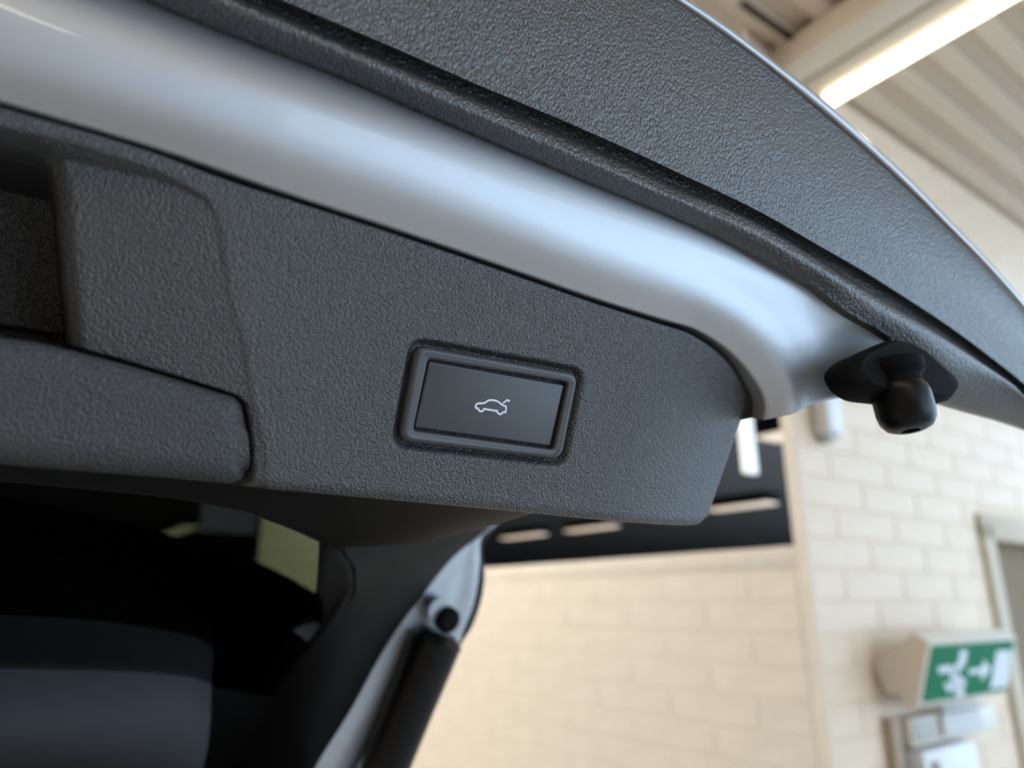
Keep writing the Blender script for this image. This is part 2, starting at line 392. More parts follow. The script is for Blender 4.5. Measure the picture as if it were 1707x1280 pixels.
# slanted face: from top (ft, zt) to bottom (fb, zb)
(ft, zt), (fb_, zb) = prof[3], prof[4]
dn = np.array([fb_ - ft, zb - zt]); Lf = np.linalg.norm(dn); dn /= Lf; nrm = np.array([dn[1], -dn[0]])   # outward (towards -f)
if nrm[0] > 0: nrm = -nrm
W = tr_t - TS
def FP(a, b, o): q = np.array([ft, zt]) + dn * b * Lf + nrm * o; return B(TS + a * W, q[0], q[1])
def plate(name, poly, o0, o1, m, parent):
    n = len(poly); V = [FP(a, b, o0) for a, b in poly] + [FP(a, b, o1) for a, b in poly]
    F = [list(range(n)), list(range(2 * n - 1, n - 1, -1))] + [[i, n + i, n + (i + 1) % n, (i + 1) % n] for i in range(n)]
    bm = bmesh.new(); vs = [bm.verts.new(v) for v in V]
    for q in F: bm.faces.new([vs[i] for i in q])
    bmesh.ops.recalc_face_normals(bm, faces=bm.faces); return bm_obj(name, bm, m, parent, smooth=False)
gf = plate('sign_face', [(.03, .06), (.985, .06), (.985, .95), (.03, .95)], -.002, .004, M['green'], ex)
def cq(cx, cy):       # reading of the sign face in the photograph -> face coordinates
    b = (cy - 285) / 440; return ((cx - (760 - 95 * b)) / (695 - 0 * b) * .955 + .03, b * .89 + .06)
def stroke(poly, wd):
    P_ = [np.array(q, float) for q in poly]; L_, R_ = [], []
    for i, q in enumerate(P_):
        t = P_[min(i + 1, len(P_) - 1)] - P_[max(i - 1, 0)]; t /= np.linalg.norm(t); n_ = np.array([-t[1], t[0]]) * wd / 2
        L_.append(q + n_); R_.append(q - n_)
    return L_ + R_[::-1]
fig = [stroke([(1000, 335), (985, 425), (925, 505)], 58), stroke([(795, 480), (880, 475), (940, 510)], 56),
       stroke([(905, 480), (930, 620)], 62), stroke([(850, 590), (870, 645), (930, 625)], 46), stroke([(925, 540), (985, 590), (975, 640)], 40),
       [(955 + 38 * math.cos(a), 680 + 38 * math.sin(a)) for a in np.linspace(0, 2 * math.pi, 17)[:-1]]]
bm = bmesh.new()
for poly in fig:
    vs = [bm.verts.new(FP(*cq(*q), .0055)) for q in poly]; vb = [bm.verts.new(FP(*cq(*q), .004)) for q in poly]; n = len(vs)
    bm.faces.new(vs)
    for i in range(n): bm.faces.new([vs[i], vs[(i + 1) % n], vb[(i + 1) % n], vb[i]])
bm_obj('running_figure', bm, M['signwhite'], gf, smooth=False)
plate('arrow', [cq(*q) for q in [(1035, 498), (1140, 498), (1175, 430), (1222, 515), (1140, 615), (1140, 542), (1035, 542)]], .004, .0055, M['signwhite'], gf)
plate('door_symbol', [cq(*q) for q in [(1285, 362), (1418, 366), (1368, 692), (1213, 692)]], .004, .0055, M['signwhite'], gf)

# wall box under the sign, with a perforated cover
t0, z0 = on_f((1516, 1184), F0 - .08); t1, z1 = on_f((1660, 1178), F0 - .08); _, zb0 = on_f((1528, 1237), F0 - .08)
wb = empty('wall_box', Vector(B(t0, F0, zb0 - .35)), 'white wall box with a dotted cover under the green exit sign', 'wall box')
bbox('case', (t0, t1), (F0 - .075, F0 - .006), (zb0 - .02, 1.185), M['cream'], wb, .006)
bbox('dark_cover', (t0 + .02, t0 + .20), (F0 - .082, F0 - .070), (zb0 + .0, 1.17), M['grey'], wb, .003)
pc = bbox('dotted_cover', (t0 + .23, t0 + .60), (F0 - .095, F0 - .070), (zb0 + .0, 1.18), M['cover'], wb, .004)
bm = bmesh.new()
for i in range(12):
    for j in range(6): bm_box(bm, B(t0 + .255 + i * .029, F0 - .0955, zb0 + .025 + j * .026), (.016, .006, .016), BAX)
bm_obj('raised_dots', bm, M['white'], pc, smooth=False, kind='stuff')
lb = bbox('lower_case', (t0 + .0, t0 + .45), (F0 - .11, F0 - .006), (zb0 - .34, zb0 - .03), M['white'], wb, .012)
lathe('knob', B(t0 + .07, F0 - .11, zb0 - .09), -Fb, [(.022, 0), (.022, .014), (.018, .02)], M['grey'], lb, 20)
tag(tube('wall_pipe', [B(t0 - .06, F0 - .03, z) for z in (0, .5, 1.0, 1.19)], .026, M['tan']), 'tan pipe climbing the cream wall beside the white wall box', 'pipe')

# ------------------------------------------------------------------ the car with its raised tailgate
car = empty('car', Vector((XC, 2.2, 0)), 'silver-blue car with its tailgate raised, black grained inner trim', 'car')
T = np.array([1., 0, 0])
P0 = CAM + ray(815, 670) * ZB
N1 = np.array([0, -.94, -.34]); N1 /= np.linalg.norm(N1); Q1 = np.array([0, N1[2], -N1[1]]); Q1 = -Q1 if Q1[2] > 0 else Q1   # Q1: down the panel
PL1 = Plane(P0, N1)
def uv1(p): p = np.asarray(p) - P0; return np.stack([p @ T, p @ Q1], -1)
def px1(L): return uv1(pts(PL1, L))
def dist_poly(U, poly, closed=False):
    poly = np.asarray(poly); d = np.full(len(U), 1e9); n = len(poly)
    for i in range(n if closed else n - 1):
        a, b = poly[i], poly[(i + 1) % n]; ab = b - a; t = np.clip(((U - a) @ ab) / (ab @ ab), 0, 1); d = np.minimum(d, np.linalg.norm(U - (a + t[:, None] * ab), axis=1))
    return d
def inside(U, poly):
    poly = np.asarray(poly); c = np.zeros(len(U), bool); n = len(poly)
    for i in range(n):
        a, b = poly[i], poly[(i + 1) % n]
        if a[1] == b[1]: continue
        k = ((a[1] > U[:, 1]) != (b[1] > U[:, 1])) & (U[:, 0] < (b[0] - a[0]) * (U[:, 1] - a[1]) / (b[1] - a[1]) + a[0]); c ^= k
    return c
def sdf_in(U, poly): return np.where(inside(U, poly), dist_poly(U, poly, True), -dist_poly(U, poly, True))
def sstep(x, a, b): t = np.clip((x - a) / (b - a), 0, 1); return t * t * (3 - 2 * t)
def roundover(d, r): q = np.clip(r - d, 0, r); return r - np.sqrt(np.maximum(r * r - q * q, 0))

def face_grid(top, bot, nc, nr, off=0.0, middle=True):
    A = pts(PL1, top, off); C = pts(PL1, bot, off)
    if middle: A, C = to_middle(A), to_middle(C)
    G = rows_spline([A, C], nc)
    t = np.linspace(0, 1, nr)[:, None, None]
    return G[0][None] * (1 - t) + G[1][None] * t
def skirt(V, F, idx, vec):
    """extrude the open edge loop idx (list of vertex indices) by vec"""
    o = len(V); V = np.vstack([V, V[idx] + vec]); n = len(idx)
    F2 = [[idx[i], idx[i + 1], o + i + 1, o + i] for i in range(n - 1)]
    return V, np.vstack([F, np.array(F2)])

# --- inner trim panel
TOP = [(0, 175), (246, 248), (387, 300), (500, 336), (641, 382), (851, 454), (1000, 506), (1107, 540), (1162, 559), (1217, 594), (1255, 632), (1275, 664), (1281, 686)]
BOT = [(0, 784), (200, 801), (330, 811), (450, 821), (600, 834), (800, 852), (930, 864), (1040, 875), (1110, 882), (1150, 886), (1182, 888), (1203, 886), (1217, 874)]
G = face_grid(TOP, BOT, 460, 190)
R_, C_ = G.shape[:2]; V = G.reshape(-1, 3); U = uv1(V)
topU, botU, rgtU = uv1(G[0]), uv1(G[-1]), uv1(G[:, -1])
dep = np.zeros(len(V))
dt_, db_, drr = dist_poly(U, topU[::6]), dist_poly(U, botU[::6]), dist_poly(U, rgtU[::8])
dep = np.maximum(dep, roundover(dt_, .0022)); dep = np.maximum(dep, roundover(db_, .006))
dep = dep + .014 * np.clip(1 - drr / .085, 0, 1) ** 2.0 + np.where(drr < .004, roundover(drr, .004), 0)
REC = px1([(0, 211), (105, 232), (246, 278), (299, 302), (342, 328), (362, 358), (370, 392), (384, 488), (410, 583), (420, 660), (443, 751), (446, 860)])
REC = np.vstack([[[-1, REC[0][1] - .01]], REC, [[-1, REC[-1][1]]]])
s = sdf_in(U, REC)
dR = dist_poly(U, REC[6:]); dT = dist_poly(U, REC[:6])                   # the floor slopes down to the left, the upper edge is a soft step
d_r = .0007 * sstep(s, -.0008, .0008) + .15 * np.maximum(dR - .0005, 0); d_t = .016 * sstep(dT, -.001, .012)
dep = dep + np.where(s > -.0008, np.minimum(np.minimum(d_r, d_t + .0007), .0085) * sstep(s, -.0008, .0012), 0)
POC = px1([(0, 236), (50, 248), (76, 262), (88, 300), (96, 400), (105, 500), (113, 590), (120, 700)])
POC = np.vstack([[[-1, POC[0][1] - .005]], POC, [[-1, POC[-1][1]]]])
s = sdf_in(U, POC); dep = dep + .0035 * sstep(s, -.005, .001) + .060 * sstep(s, -.0005, .006)
# groove round the grab handle
GT = [(0, 563), (60, 572), (115, 585), (200, 607), (300, 636), (370, 657), (396, 666), (405, 676), (411, 700), (415, 730)]
GB = [(0, 786), (80, 793), (150, 798), (220, 803), (310, 810), (365, 814), (392, 815), (406, 812), (415, 802), (419, 785)]
gp = px1(GT + GB[::-1]); gp = np.vstack([gp, [[-1, gp[-1][1]]], [[-1, gp[0][1]]]])
s = sdf_in(U, gp); dep = dep + .011 * sstep(s, -.0014, .0002)
# groove around the button bezel
OUT = [(692, 571), (968, 621), (938, 770), (661, 738)]
bo = px1(OUT); bc = bo.mean(0)
def grow(q, d):
    c = q.mean(0); return np.array([c + (p - c) * (1 + d / np.abs(p - c)) for p in q])
def rrect(q, rad, n=8):
    """rounded quadrilateral outline through corners q (2D)"""
    o = []
    for i in range(4):
        a, b, c = q[i - 1], q[i], q[(i + 1) % 4]; e1 = (a - b) / np.linalg.norm(a - b); e2 = (c - b) / np.linalg.norm(c - b)
        p, s_ = b + e1 * rad, b + e2 * rad
        for t in np.linspace(0, 1, n): o.append((1 - t) ** 2 * p + 2 * t * (1 - t) * b + t * t * s_)
    return np.array(o)
s = sdf_in(U, rrect(grow(bo, .0012), .006)); dep = dep + .004 * sstep(s, -.0016, .0012)
V = V - N1 * dep[:, None]
F = grid_faces(R_, C_)
top_i = list(range(C_)); rgt_i = [i * C_ + C_ - 1 for i in range(R_)]; bot_i = [(R_ - 1) * C_ + j for j in range(C_)]
loop = top_i + rgt_i[1:] + bot_i[::-1][1:]
V, F = skirt(V, F, loop, np.array([0, .05, .012]))
V, F = mirror_vf(V, F)
new_obj('inner_trim', V, F, M['panel'], car, weld=1e-5)

# --- grab handle
G = face_grid(GT, GB, 220, 90, off=.0015)
R_, C_ = G.shape[:2]; V = G.reshape(-1, 3); U = uv1(V)
a, b, c = dist_poly(U, uv1(G[0])[::4]), dist_poly(U, uv1(G[-1])[::4]), dist_poly(U, uv1(G[:, -1])[::4])
dep = np.maximum(np.maximum(roundover(a, .010) * .55, roundover(b, .012)), roundover(c, .0016))
V = V - N1 * dep[:, None]; F = grid_faces(R_, C_)
loop = list(range(C_)) + [i * C_ + C_ - 1 for i in range(1, R_)] + [(R_ - 1) * C_ + j for j in range(C_)][::-1][1:]
V, F = skirt(V, F, loop, np.array([0, .035, .008])); V, F = mirror_vf(V, F)
new_obj('grab_handle', V, F, M['grip'], car, weld=1e-5)

# --- release button: bezel, push button, printed symbol
def P3(uv, o): return P0 + T * uv[0] + Q1 * uv[1] + N1 * o
def ring_loft(name, rings, m, parent, cap=False, angle=50):
    n = len(rings[0][0]); V = np.array([P3(q, o) for (r, o) in rings for q in r])
    F = [[i * n + j, i * n + (j + 1) % n, (i + 1) * n + (j + 1) % n, (i + 1) * n + j] for i in range(len(rings) - 1) for j in range(n)]
    if cap: F.append([(len(rings) - 1) * n + j for j in range(n)])
    bm = bmesh.new(); vs = [bm.verts.new(v) for v in V]
    for q in F: bm.faces.new([vs[i] for i in q])
    bmesh.ops.recalc_face_normals(bm, faces=bm.faces)
    return bm_obj(name, bm, m, parent, angle=angle)
inn = px1([(714, 598), (947, 637), (923, 749), (689, 717)])
but = px1([(717, 602), (943, 642), (919.5, 744.5), (692.5, 713)])
bo2 = grow(bo, -.0006)
rings = [(rrect(bo2, .0055), -.006)]
for k in range(7):
    a = k / 6 * math.pi / 2; rings.append((rrect(grow(bo2, -.0022 * (1 - math.cos(a))), .0055 - .0012 * (1 - math.cos(a))), -.0016 + .0022 * math.sin(a)))
rings += [(rrect(grow(inn, .0022), .0026), .0004)]
for k in range(5):
    a = k / 4 * math.pi / 2; rings.append((rrect(grow(inn, .0012 * (1 - math.sin(a))), .0016), .0004 - .0012 * (1 - math.cos(a))))
rings += [(rrect(inn, .0016), -.008)]
bz = ring_loft('button_bezel', rings, M['satin'], car)
rings = [(rrect(but, .0009), -.008), (rrect(but, .0009), -.0017), (rrect(grow(but, -.0002), .0008), -.0012), (rrect(grow(but, -.0006), .0007), -.0010)]
ring_loft('push_button', rings, M['button'], bz, True)
box('button_well', P3(but.mean(0), -.0085), (.068, .034, .001), M['seal'], bz, np.array([T, Q1, N1]))
def ic(L): return px1([(760 + x / 12.19, 620 + y / 12.19) for x, y in L])
def ribbon(bm, line, wd, closed=False):
    P_ = np.array(line); n = len(P_); L_, R2 = [], []
    for i in range(n):
        a, b = (P_[(i - 1) % n], P_[(i + 1) % n]) if closed else (P_[max(i - 1, 0)], P_[min(i + 1, n - 1)])
        t = b - a; t /= np.linalg.norm(t); m_ = np.array([-t[1], t[0]]) * wd / 2
        e1 = P_[i] - P_[i - 1] if (i or closed) else t; e1 = e1 / np.linalg.norm(e1); k = max(.55, abs(e1 @ t))
        L_.append(bm.verts.new(P3(P_[i] + m_ / k, -.00085))); R2.append(bm.verts.new(P3(P_[i] - m_ / k, -.00085)))
    for i in range(n if closed else n - 1): bm.faces.new([L_[i], L_[(i + 1) % n], R2[(i + 1) % n], R2[i]])
bm = bmesh.new()
car_line = [(428, 738), (420, 715), (425, 680), (448, 652), (485, 640), (545, 640), (602, 637), (640, 608), (668, 588), (705, 577), (760, 576), (815, 583), (865, 600), (905, 628), (945, 660), (985, 686), (1036, 704), (1041, 745), (1036, 785), (1028, 819), (985, 822), (966, 828), (952, 851), (922, 864), (890, 855), (868, 830), (858, 798), (790, 786), (720, 775), (650, 764), (585, 756), (575, 782), (552, 802), (525, 806), (496, 793), (478, 770), (466, 744), (448, 740)]
ribbon(bm, ic(car_line), .00078, True)
ribbon(bm, ic([(978, 640), (1020, 605), (1062, 573), (1100, 600)]), .00074)
ribbon(bm, ic([(1086, 580), (1100, 590), (1086, 612)]), .00070)
bmesh.ops.recalc_face_normals(bm, faces=bm.faces)
bm_obj('car_symbol', bm, M['symbol'], bz, smooth=False)

# --- silver painted rim of the tailgate, between the trim panel and the bumper trim
A_ = [(0, 170), (246, 243), (500, 330), (641, 376), (851, 448), (1000, 500), (1107, 533), (1163, 550), (1216, 584), (1253, 624), (1274, 660), (1278, 684), (1275, 700)]
Rg = [(60, 45), (270, 112), (520, 188), (650, 232), (860, 318), (985, 372), (1100, 417), (1190, 457), (1264, 503), (1315, 550), (1342, 605), (1350, 650), (1352, 675)]
C0 = [(150, -45), (351, 39), (600, 137), (711, 186), (887, 260), (1010, 311), (1100, 348), (1216, 400), (1302, 447), (1362, 482), (1415, 521), (1487, 569), (1530, 648)]
ridge = pts(PL1, Rg, .006)
PLC = Plane(PL1.at((860, 318), .006), np.array([0, -1.0, .09]))
A3 = pts(PL1, A_, -.001); C3 = pts(PLC, C0)
m1 = A3 * .55 + ridge * .45 + N1 * .0035; m2 = ridge * .5 + C3 * .5 + N1 * np.array([.0015] * 8 + [.001, -.0005, -.0025, -.005, -.006])[:, None]
lip = A3 - N1 * .010
rows = [to_middle(q) for q in (A3, m1, ridge, m2, C3)]
Gs = cross_spline(rows_spline(rows, 260), 44)
# rolled edge at the seam and a return behind the bumper trim
lipr = Gs[0] - N1 * .010; lip2 = Gs[0] - N1 * .0018 + (Gs[0] - Gs[1]) * .15
back = Gs[-1] + np.array([0, .03, .02])
G2 = np.concatenate([[lipr], [lip2], Gs, [back]], 0)
R_, C_ = G2.shape[:2]; V = G2.reshape(-1, 3); F = grid_faces(R_, C_)
end = [i * C_ + C_ - 1 for i in range(R_)]
V, F = skirt(V, F, end, np.array([-.002, .045, .02]))
V, F = mirror_vf(V, F)
new_obj('tailgate_rim', V, F, M['paint'], car, weld=1e-5)
# dark seal in the seam
aw = Gs[0] - Gs[2]; aw = aw / np.linalg.norm(aw, axis=1)[:, None]
sl = np.concatenate([[Gs[0] - N1 * .009 + aw * .016], [Gs[0] - N1 * .009 - aw * .002]], 0)
V = sl.reshape(-1, 3); F = grid_faces(2, C_); V, F = mirror_vf(V, F)
new_obj('seam_seal', V, F, M['seal'], car, weld=1e-5)

# --- black bumper trim with rib and groove
Cb = C0[:12] + [(1545, 640), (1565, 662), (1707, 709), (1800, 742)]
RI = [(250, -58), (410, 12), (640, 110), (745, 157), (922, 233), (1040, 283), (1107, 313), (1248, 373), (1345, 430), (1413, 474), (1460, 504), (1557, 566), (1610, 605), (1640, 627), (1707, 679), (1790, 745)]
GL = [(270, -62), (430, 5), (655, 102), (760, 146), (935, 219), (1052, 272), (1118, 303), (1258, 366), (1352, 422), (1420, 467), (1467, 497), (1565, 560), (1617, 598), (1648, 620), (1707, 665), (1795, 738)]
GU = [(300, -68), (458, 0), (676, 93), (775, 137), (950, 211), (1062, 261), (1126, 291), (1266, 358), (1362, 413), (1432, 453), (1480, 483), (1575, 545), (1626, 582), (1656, 605), (1707, 646), (1798, 726)]
EI = [(560, -300), (760, -205), (930, -112), (1030, -52), (1128, 7), (1195, 53), (1248, 91), (1353, 176), (1458, 267), (1520, 325), (1564, 369), (1630, 434), (1660, 466), (1680, 488), (1707, 519), (1795, 640)]
EO = [(570, -312), (772, -217), (943, -124), (1044, -65), (1144, -4), (1211, 41), (1262, 80), (1366, 160), (1470, 252), (1531, 311), (1575, 357), (1638, 422), (1668, 455), (1688, 478), (1714, 508), (1803, 630)]
PL3 = Plane(PLC.at((887, 260)) + np.array([0, -.013, 0]), np.array([0, -.985, -.17]))
c3 = np.array([PLC.at(q, o) for q, o in zip(Cb, [.004] * 11 + [.002, -.008, -.016, -.022, -.022])]); ri = pts(PL3, RI) + PL3.n * np.array([0.] * 7 + [.001, .002, .003, .004, .006, .007, .007, .007, .007])[:, None]; gl_ = pts(PL3, GL, -.0045); gu = pts(PL3, GU, -.0045)
gu2 = pts(PL3, [(x + 3, y - 4) for x, y in GU], .0006); ei = pts(PL3, EI)
c3m = c3 * .45 + ri * .55 + PL3.n * .0034
rib = pts(PL3, [(a[0] * .5 + b[0] * .5, a[1] * .5 + b[1] * .5) for a, b in zip(RI, GL)], .0007)
em = ei * .5 + gu2 * .5 + PL3.n * .002
rows = [to_middle(q) for q in (c3 + np.array([0, .012, .004]), c3, c3m, ri - PL3.n * .0004, gl_, gu, gu2, em, ei)]
Gt = rows_spline(rows, 300)
def cross(G, a, b, n): return cross_spline(G[a:b + 1], n)
parts = [Gt[0:1], cross(Gt, 1, 4, 40), Gt[5:6], cross(Gt, 6, 8, 24)]
Gt2 = np.concatenate(parts, 0); Gt2 = np.concatenate([Gt2, Gt2[-1:] - PL3.n * .006], 0)
R_, C_ = Gt2.shape[:2]; V = Gt2.reshape(-1, 3); F = grid_faces(R_, C_); V, F = mirror_vf(V, F)
new_obj('bumper_trim', V, F, M['bumper'], car, weld=1e-5, angle=60)
# silver hem of the outer skin, then the skin itself back to the rear window
SL = .43; GY0 = .235                                            # rear window plane: height over the camera = GY0 - SL * y
PLG = Plane(CAM + np.array([0, 0, GY0]), np.array([0, -SL, -1.0]))
e0 = pts(PL3, EI, -.002); e1 = pts(PL3, [(a[0] * .6 + b[0] * .4, a[1] * .6 + b[1] * .4) for a, b in zip(EI, EO)], .0012); e2 = pts(PL3, EO, -.001)
e3 = e2 + np.array([.0, .008, .007]); e4 = e2 + np.array([-.002, .05, .03])
e5 = e2.copy(); e5[:, 1] = .30; e5[:, 2] = np.maximum(CAM[2] + .20, e2[:, 2]); e5[:, 0] = np.minimum(e5[:, 0], .44)
e6 = e2.copy(); e6[:, 1] = .40; e6[:, 2] = CAM[2] + GY0 - SL * .40 + .02; e6[:, 0] = np.minimum(e6[:, 0], .44)
far = e2[:, 1] > .27
rows = [to_middle(q) for q in (e0, e1, e2, e3, e4)]
Gh = cross_spline(rows_spline(rows, 300), 26)
R_, C_ = Gh.shape[:2]; V = Gh.reshape(-1, 3); F = grid_faces(R_, C_); V, F = mirror_vf(V, F)
new_obj('outer_skin', V, F, M['paint'], car, weld=1e-5)

# --- rubber bump stop on the rim
bs = PLC.at((1462, 614), .002); ax = np.array([.02, -.10, -1.0]); ax /= np.linalg.norm(ax)
bpoly = [(1409, 612), (1420, 596), (1445, 582), (1485, 568), (1520, 580), (1560, 612), (1592, 652), (1585, 664), (1540, 664), (1480, 660), (1440, 652), (1418, 634)]
bc_ = np.array(bpoly + bpoly[:3], float); bc_ = spline(bc_, 14 * 6 + 1); k0 = np.argmin(np.linalg.norm(bc_[50:] - bc_[6], axis=1)) + 50
bp_ = pts(PLC, bc_[6:k0], .007); n = len(bp_); bq = bp_ * .88 + bp_.mean(0) * .12 + PLC.n * .005; bb = bp_ - PLC.n * .012
bm = bmesh.new(); vv = [[bm.verts.new(v) for v in q] for q in (bb, bp_, bq)]
for a, b in ((0, 1), (1, 2)):
    for i in range(n): bm.faces.new([vv[a][i], vv[a][(i + 1) % n], vv[b][(i + 1) % n], vv[b][i]])
bm.faces.new(vv[2]); bm.faces.new(vv[0])
bst = bm_obj('bump_stop', bm, M['matte'], car, angle=50)
lathe('stop_neck', bs + PLC.n * .008, ax, [(.0140, .001), (.0140, .006), (.0112, .009), (.0112, .018)], M['matte'], bst)
lathe('stop_cap', bs + PLC.n * .008, ax, [(.0115, .013), (.0126, .0145), (.0133, .018), (.0133, .026), (.0125, .0305), (.0103, .0338), (.0070, .0353), (.0042, .0356), (.0038, .0330)], M['rubber'], bst)

# --- rear window with its frame trims
gR = [(250, 812), (340, 830), (436, 866), (500, 888), (552, 918), (577, 946), (579, 982), (562, 1012), (520, 1072), (487, 1120), (455, 1165)]
gB = [(0, 1127), (100, 1128), (190, 1130), (270, 1134), (325, 1141), (352, 1150)]
glass_in = pts(PLG, [(-60, 780), (120, 795)] + gR, .0)
def closed_mirror(poly, plane_off, name, m, thick):
    poly = np.array(poly); L = poly.copy(); L[:, 0] = 2 * XC - L[:, 0]
    ring = np.vstack([poly, L[::-1]]); n = len(ring)
    V = np.vstack([ring, ring - PLG.n * thick]); F = [list(range(n)), list(range(2 * n - 1, n - 1, -1))] + [[i, n + i, n + (i + 1) % n, (i + 1) % n] for i in range(n)]
    bm = bmesh.new(); vs = [bm.verts.new(v) for v in V]
    for q in F: bm.faces.new([vs[i] for i in q])
    bmesh.ops.recalc_face_normals(bm, faces=bm.faces); return bm_obj(name, bm, m, car, angle=40)
top_pt = PLG.at((250, 800)).copy(); top_pt[0] = XC
edge = [PLG.at(q, .001) for q in [(330, 815), (440, 855), (515, 880), (570, 915), (592, 946), (594, 985), (575, 1020), (500, 1125), (440, 1200)]]
bot_pt = edge[-1].copy(); bot_pt[0] = XC
closed_mirror([np.array([XC, edge[0][1], edge[0][2]])] + edge + [np.array([XC, edge[-1][1], edge[-1][2]])], 0, 'rear_window', M['glass'], .004)

# side flange (silver) and strut lie near the tailgate's side
XS = .345
PLS0 = Plane(np.array([XS, 0, 0]), np.array([-1., 0, 0]))
PLS = Plane(PLS0.at((792, 899)), np.array([.1, -.94, -.33]))
oL = [(830, 868), (792, 899), (756, 929), (702, 996), (648, 1072), (583, 1187), (540, 1255), (512, 1304), (492, 1338)]
oR = [(832, 868), (800, 902), (797, 946), (788, 1007), (765, 1068), (700, 1190), (650, 1300), (622, 1346), (604, 1384)]
sL = pts(PLS, oL); sR = pts(PLS, oR, -.012)
# dark trim round the window: from the panel's lower edge and the flange to the glass
o_px = [(120, 795), (300, 811), (450, 823), (600, 836), (700, 846), (800, 856)]
o3 = np.vstack([pts(PL1, [(x, y - 12) for x, y in o_px], -.016), sL])
g_px = [(150, 800), (290, 818), (380, 842), (440, 865), (490, 884), (525, 900), (552, 918), (572, 938), (580, 965), (575, 990), (548, 1034), (500, 1102), (470, 1146), (425, 1215), (380, 1290)]
g3 = pts(PLG, g_px, .004)
md = [g * .6 + o * .4 + PLG.n * .006 for o, g in zip(o3, g3)]
g4 = g3 - PLG.n * .008
o3, g3, g4, md = to_middle(o3), to_middle(g3), to_middle(g4), to_middle(np.array(md))
Gw = cross_spline(rows_spline([o3, o3 * .8 + g3 * .2 + PLG.n * .004, md, g3], 120), 26)
Gw = np.concatenate([Gw, [rows_spline([g4, g4], 120)[0]]], 0)
R_, C_ = Gw.shape[:2]; V = Gw.reshape(-1, 3); F = grid_faces(R_, C_); V, F = mirror_vf(V, F)
new_obj('window_trim', V, F, M['trim'], car, weld=1e-5)
# silver side flange
gv = pts(PLS, [(831, 868), (780, 910), (770, 946), (755, 1005), (728, 1068), (650, 1190), (590, 1290), (566, 1336), (546, 1372)], -.004)
gv2 = gv + np.array([.005, 0, 0]) - PLS.n * .008
fl = rows_spline([sL, sL * .5 + gv * .5 + PLS.n * .003, gv, gv2, sR + np.array([-.004, 0, -.004]), sR, sR + np.array([.01, .01, .03])], 90)
fl = cross_spline(fl, 40)
R_, C_ = fl.shape[:2]; V = fl.reshape(-1, 3); F = grid_faces(R_, C_)
new_obj('side_flange', V, F, M['paint'], car)
# thin black edge of the outer glass beyond the flange
be = pts(PLS, [(826, 880), (806, 905), (808, 960), (800, 1010), (783, 1052), (770, 1062)], -.014)
be2 = sR[0:6] + np.array([.004, 0, .002])
V = rows_spline([be2, be, be + np.array([.0, .01, .02])], 50); V = V.reshape(-1, 3); F = grid_faces(3, 50)
new_obj('side_edge', V, F, M['rubber'], car)
# gas strut
PLT = PLS.shift(.018)
s0, s1 = PLT.at((742, 1030)), PLT.at((622, 1330)); sd = s1 - s0
st = tube('gas_strut', [s0 + sd * .08, s0 + sd * .12, s0 + sd * .5, s1 + sd * .6], [.016, .026, .024, .021], M['rubber'], car)
lathe('ball_joint', s0, PLS.n, [(.004, -.01), (.010, -.006), (.0125, .0), (.0125, .008), (.009, .012)], M['matte'], st)
lathe('ball_stud', PLS.at((716, 1005)), PLS.n, [(.008, -.006), (.011, 0), (.011, .02)], M['paint'], st, 24)

# grey upper trim below the window (hinge side)
uT = pts(PLG, gB, .006); uT2 = pts(PLG, [(x, y + 14) for x, y in gB], .012); uB = pts(PLG, [(x, y + 190) for x, y in gB], .012); uB2 = uB.copy(); uB2[:, 1] = 1.0; uB2[:, 2] = CAM[2] - .25; uB2[:, 0] = uB2[:, 0] * 1.6
uT0 = uT - PLG.n * .012
gu_ = rows_spline([to_middle(q) for q in (uT0, uT, uT2, uB, uB2)], 60)
gu_ = np.concatenate([gu_[:1], cross_spline(gu_[1:], 24)], 0)
R_, C_ = gu_.shape[:2]; V = gu_.reshape(-1, 3); F = grid_faces(R_, C_); V, F = mirror_vf(V, F)
new_obj('upper_trim', V, F, M['greytrim'], car, weld=1e-5)

hc = [pts(PLG, q, o) for q, o in (([(250, 1136), (360, 1146), (440, 1160), (500, 1150)], .003), ([(250, 1200), (370, 1200), (450, 1215), (520, 1230)], .008), ([(250, 1420), (370, 1420), (450, 1420), (540, 1420)], .008))]
G_ = rows_spline(hc, 30); V = G_.reshape(-1, 3); new_obj('hinge_cover', V, grid_faces(3, 30), M['trim'], car)
# rear spoiler outside the glass
PSP = Plane(np.array([0, .80, 0]), np.array([0, -1., 0]))
sp = pts(PSP, [(0, 834), (110, 853), (225, 882), (330, 908), (412, 934), (460, 955), (500, 976), (530, 994)])
sb = sp.copy(); sb[:, 1] = .74; sb[:, 2] = CAM[2] + GY0 - SL * .74 + .012
sb2 = sp.copy(); sb2[:, 1] = .86; sb2[:, 2] = sb[:, 2] - .04
sp_top = sp + np.array([0, .012, .004])
rows = [to_middle(q) for q in (sb, sb * .4 + sp * .6, sp, sp_top, sb2)]
G_ = rows_spline(rows, 80); R_, C_ = G_.shape[:2]; V = G_.reshape(-1, 3); F = grid_faces(R_, C_)
end = [i * C_ + C_ - 1 for i in range(R_)]
V = np.vstack([V, V[end].mean(0)]); F = list(map(list, F)); 
n0 = len(V) - 1
F3 = [[end[i], end[i + 1], n0] for i in range(R_ - 1)]
Vm = V.copy(); Vm[:, 0] = 2 * XC - Vm[:, 0]; F = F + F3; Fm = [[i + len(V) for i in q[::-1]] for q in F]
new_obj('rear_spoiler', np.vstack([V, Vm]), F + Fm, M['interior'], car, weld=1e-5, angle=40)

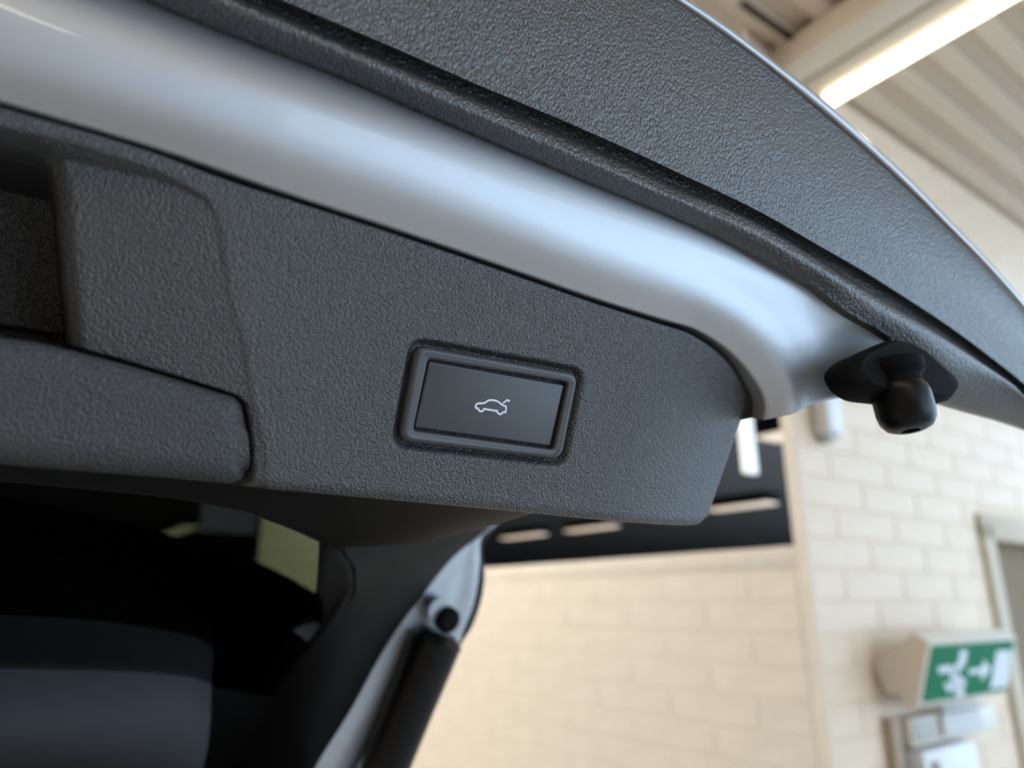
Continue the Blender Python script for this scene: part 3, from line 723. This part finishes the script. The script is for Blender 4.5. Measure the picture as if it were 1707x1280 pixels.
# --- the rest of the car, out of the picture: roof, sides, bumper, wheels
def loft_sym(name, rows, m, n=60, nr=24):
    G = cross_spline(rows_spline(rows, n), nr); R_, C_ = G.shape[:2]; V, F = mirror_vf(G.reshape(-1, 3), grid_faces(R_, C_))
    return new_obj(name, V, F, m, car, weld=1e-4)
ZR = CAM[2] - .20
loft_sym('roof', [[(XC, .92, ZR - .02), (XC, 1.4, ZR + .03), (XC, 2.2, ZR + .02), (XC, 2.9, ZR - .07)],
                  [(XC + .3, .92, ZR - .025), (XC + .32, 1.4, ZR + .02), (XC + .33, 2.2, ZR + .01), (XC + .33, 2.9, ZR - .08)],
                  [(XC + .5, .95, ZR - .06), (XC + .56, 1.4, ZR - .03), (XC + .57, 2.2, ZR - .04), (XC + .57, 2.9, ZR - .12)]], M['rubber'])
side = [[(XC + .50, .95, ZR - .06), (XC + .56, 1.4, ZR - .03), (XC + .57, 2.2, ZR - .04), (XC + .57, 2.9, ZR - .12), (XC + .60, 3.6, 1.0), (XC + .6, 4.4, .85)],
        [(XC + .62, .72, 1.05), (XC + .74, 1.2, 1.02), (XC + .76, 2.2, .98), (XC + .76, 2.9, .97), (XC + .76, 3.6, .93), (XC + .70, 4.4, .80)],
        [(XC + .70, .62, .75), (XC + .84, 1.2, .75), (XC + .86, 2.2, .72), (XC + .86, 2.9, .72), (XC + .86, 3.6, .70), (XC + .76, 4.5, .62)],
        [(XC + .68, .66, .32), (XC + .80, 1.2, .25), (XC + .82, 2.2, .22), (XC + .82, 2.9, .22), (XC + .82, 3.6, .25), (XC + .74, 4.45, .30)]]
loft_sym('body_side', side, M['paint'])
loft_sym('rear_bumper', [[(XC, .52, .66), (XC + .45, .55, .66), (XC + .70, .66, .70)], [(XC, .46, .55), (XC + .45, .50, .55), (XC + .72, .62, .56)], [(XC, .52, .30), (XC + .45, .55, .30), (XC + .68, .66, .32)]], M['paint'])
lin = [np.array(q) * 1.0 for q in side[:3]]
for q in lin: q[:, 0] -= .07; q[:, 1] += .06
loft_sym('interior_lining', lin, M['interior'])  # unseen dark lining, added to keep the silver sides out of the glass reflection
loft_sym('headlining', [[(XC, .98, ZR - .06), (XC, 1.4, ZR - .02), (XC, 2.9, ZR - .12)], [(XC + .48, .98, ZR - .10), (XC + .48, 1.4, ZR - .07), (XC + .48, 2.9, ZR - .17)]], M['interior'], 30, 8)
box('load_floor', (XC, 1.6, .68), (1.44, 1.9, .04), M['interior'], car, None, .01)
box('seat_back', (XC, 1.85, .95), (1.1, .14, .6), M['interior'], car, None, .05)
loft_sym('bonnet', [[(XC, 3.5, 1.02), (XC, 4.2, .92), (XC, 4.6, .66)], [(XC + .4, 3.5, 1.02), (XC + .4, 4.2, .91), (XC + .4, 4.56, .66)], [(XC + .6, 3.6, 1.0), (XC + .6, 4.15, .88), (XC + .7, 4.45, .66)]], M['paint'])
loft_sym('windscreen', [[(XC, 2.9, ZR - .07), (XC, 3.5, 1.02)], [(XC + .33, 2.9, ZR - .08), (XC + .4, 3.5, 1.02)], [(XC + .57, 2.9, ZR - .12), (XC + .6, 3.6, 1.0)]], M['rubber'])
for sx in (-1, 1):
    for y in (1.25, 3.75):
        wl_ = lathe('wheel', np.array([XC + sx * .64, y, .315]), (sx, 0, 0), [(.2, 0), (.29, .0), (.315, .03), (.315, .17), (.29, .2), (.21, .2), (.2, .18)], M['tyre'], car, 48, ref=(0, 1, 0))
        lathe('rim', np.array([XC + sx * .64, y, .315]), (sx, 0, 0), [(.195, .0), (.205, .16), (.19, .185), (.05, .17), (.02, .18)], M['alloy'], wl_, 40, ref=(0, 1, 0))
    box('tail_lamp', (XC + sx * .66, .72, .90), (.13, .10, .16), M['redlamp'], car, None, .03)
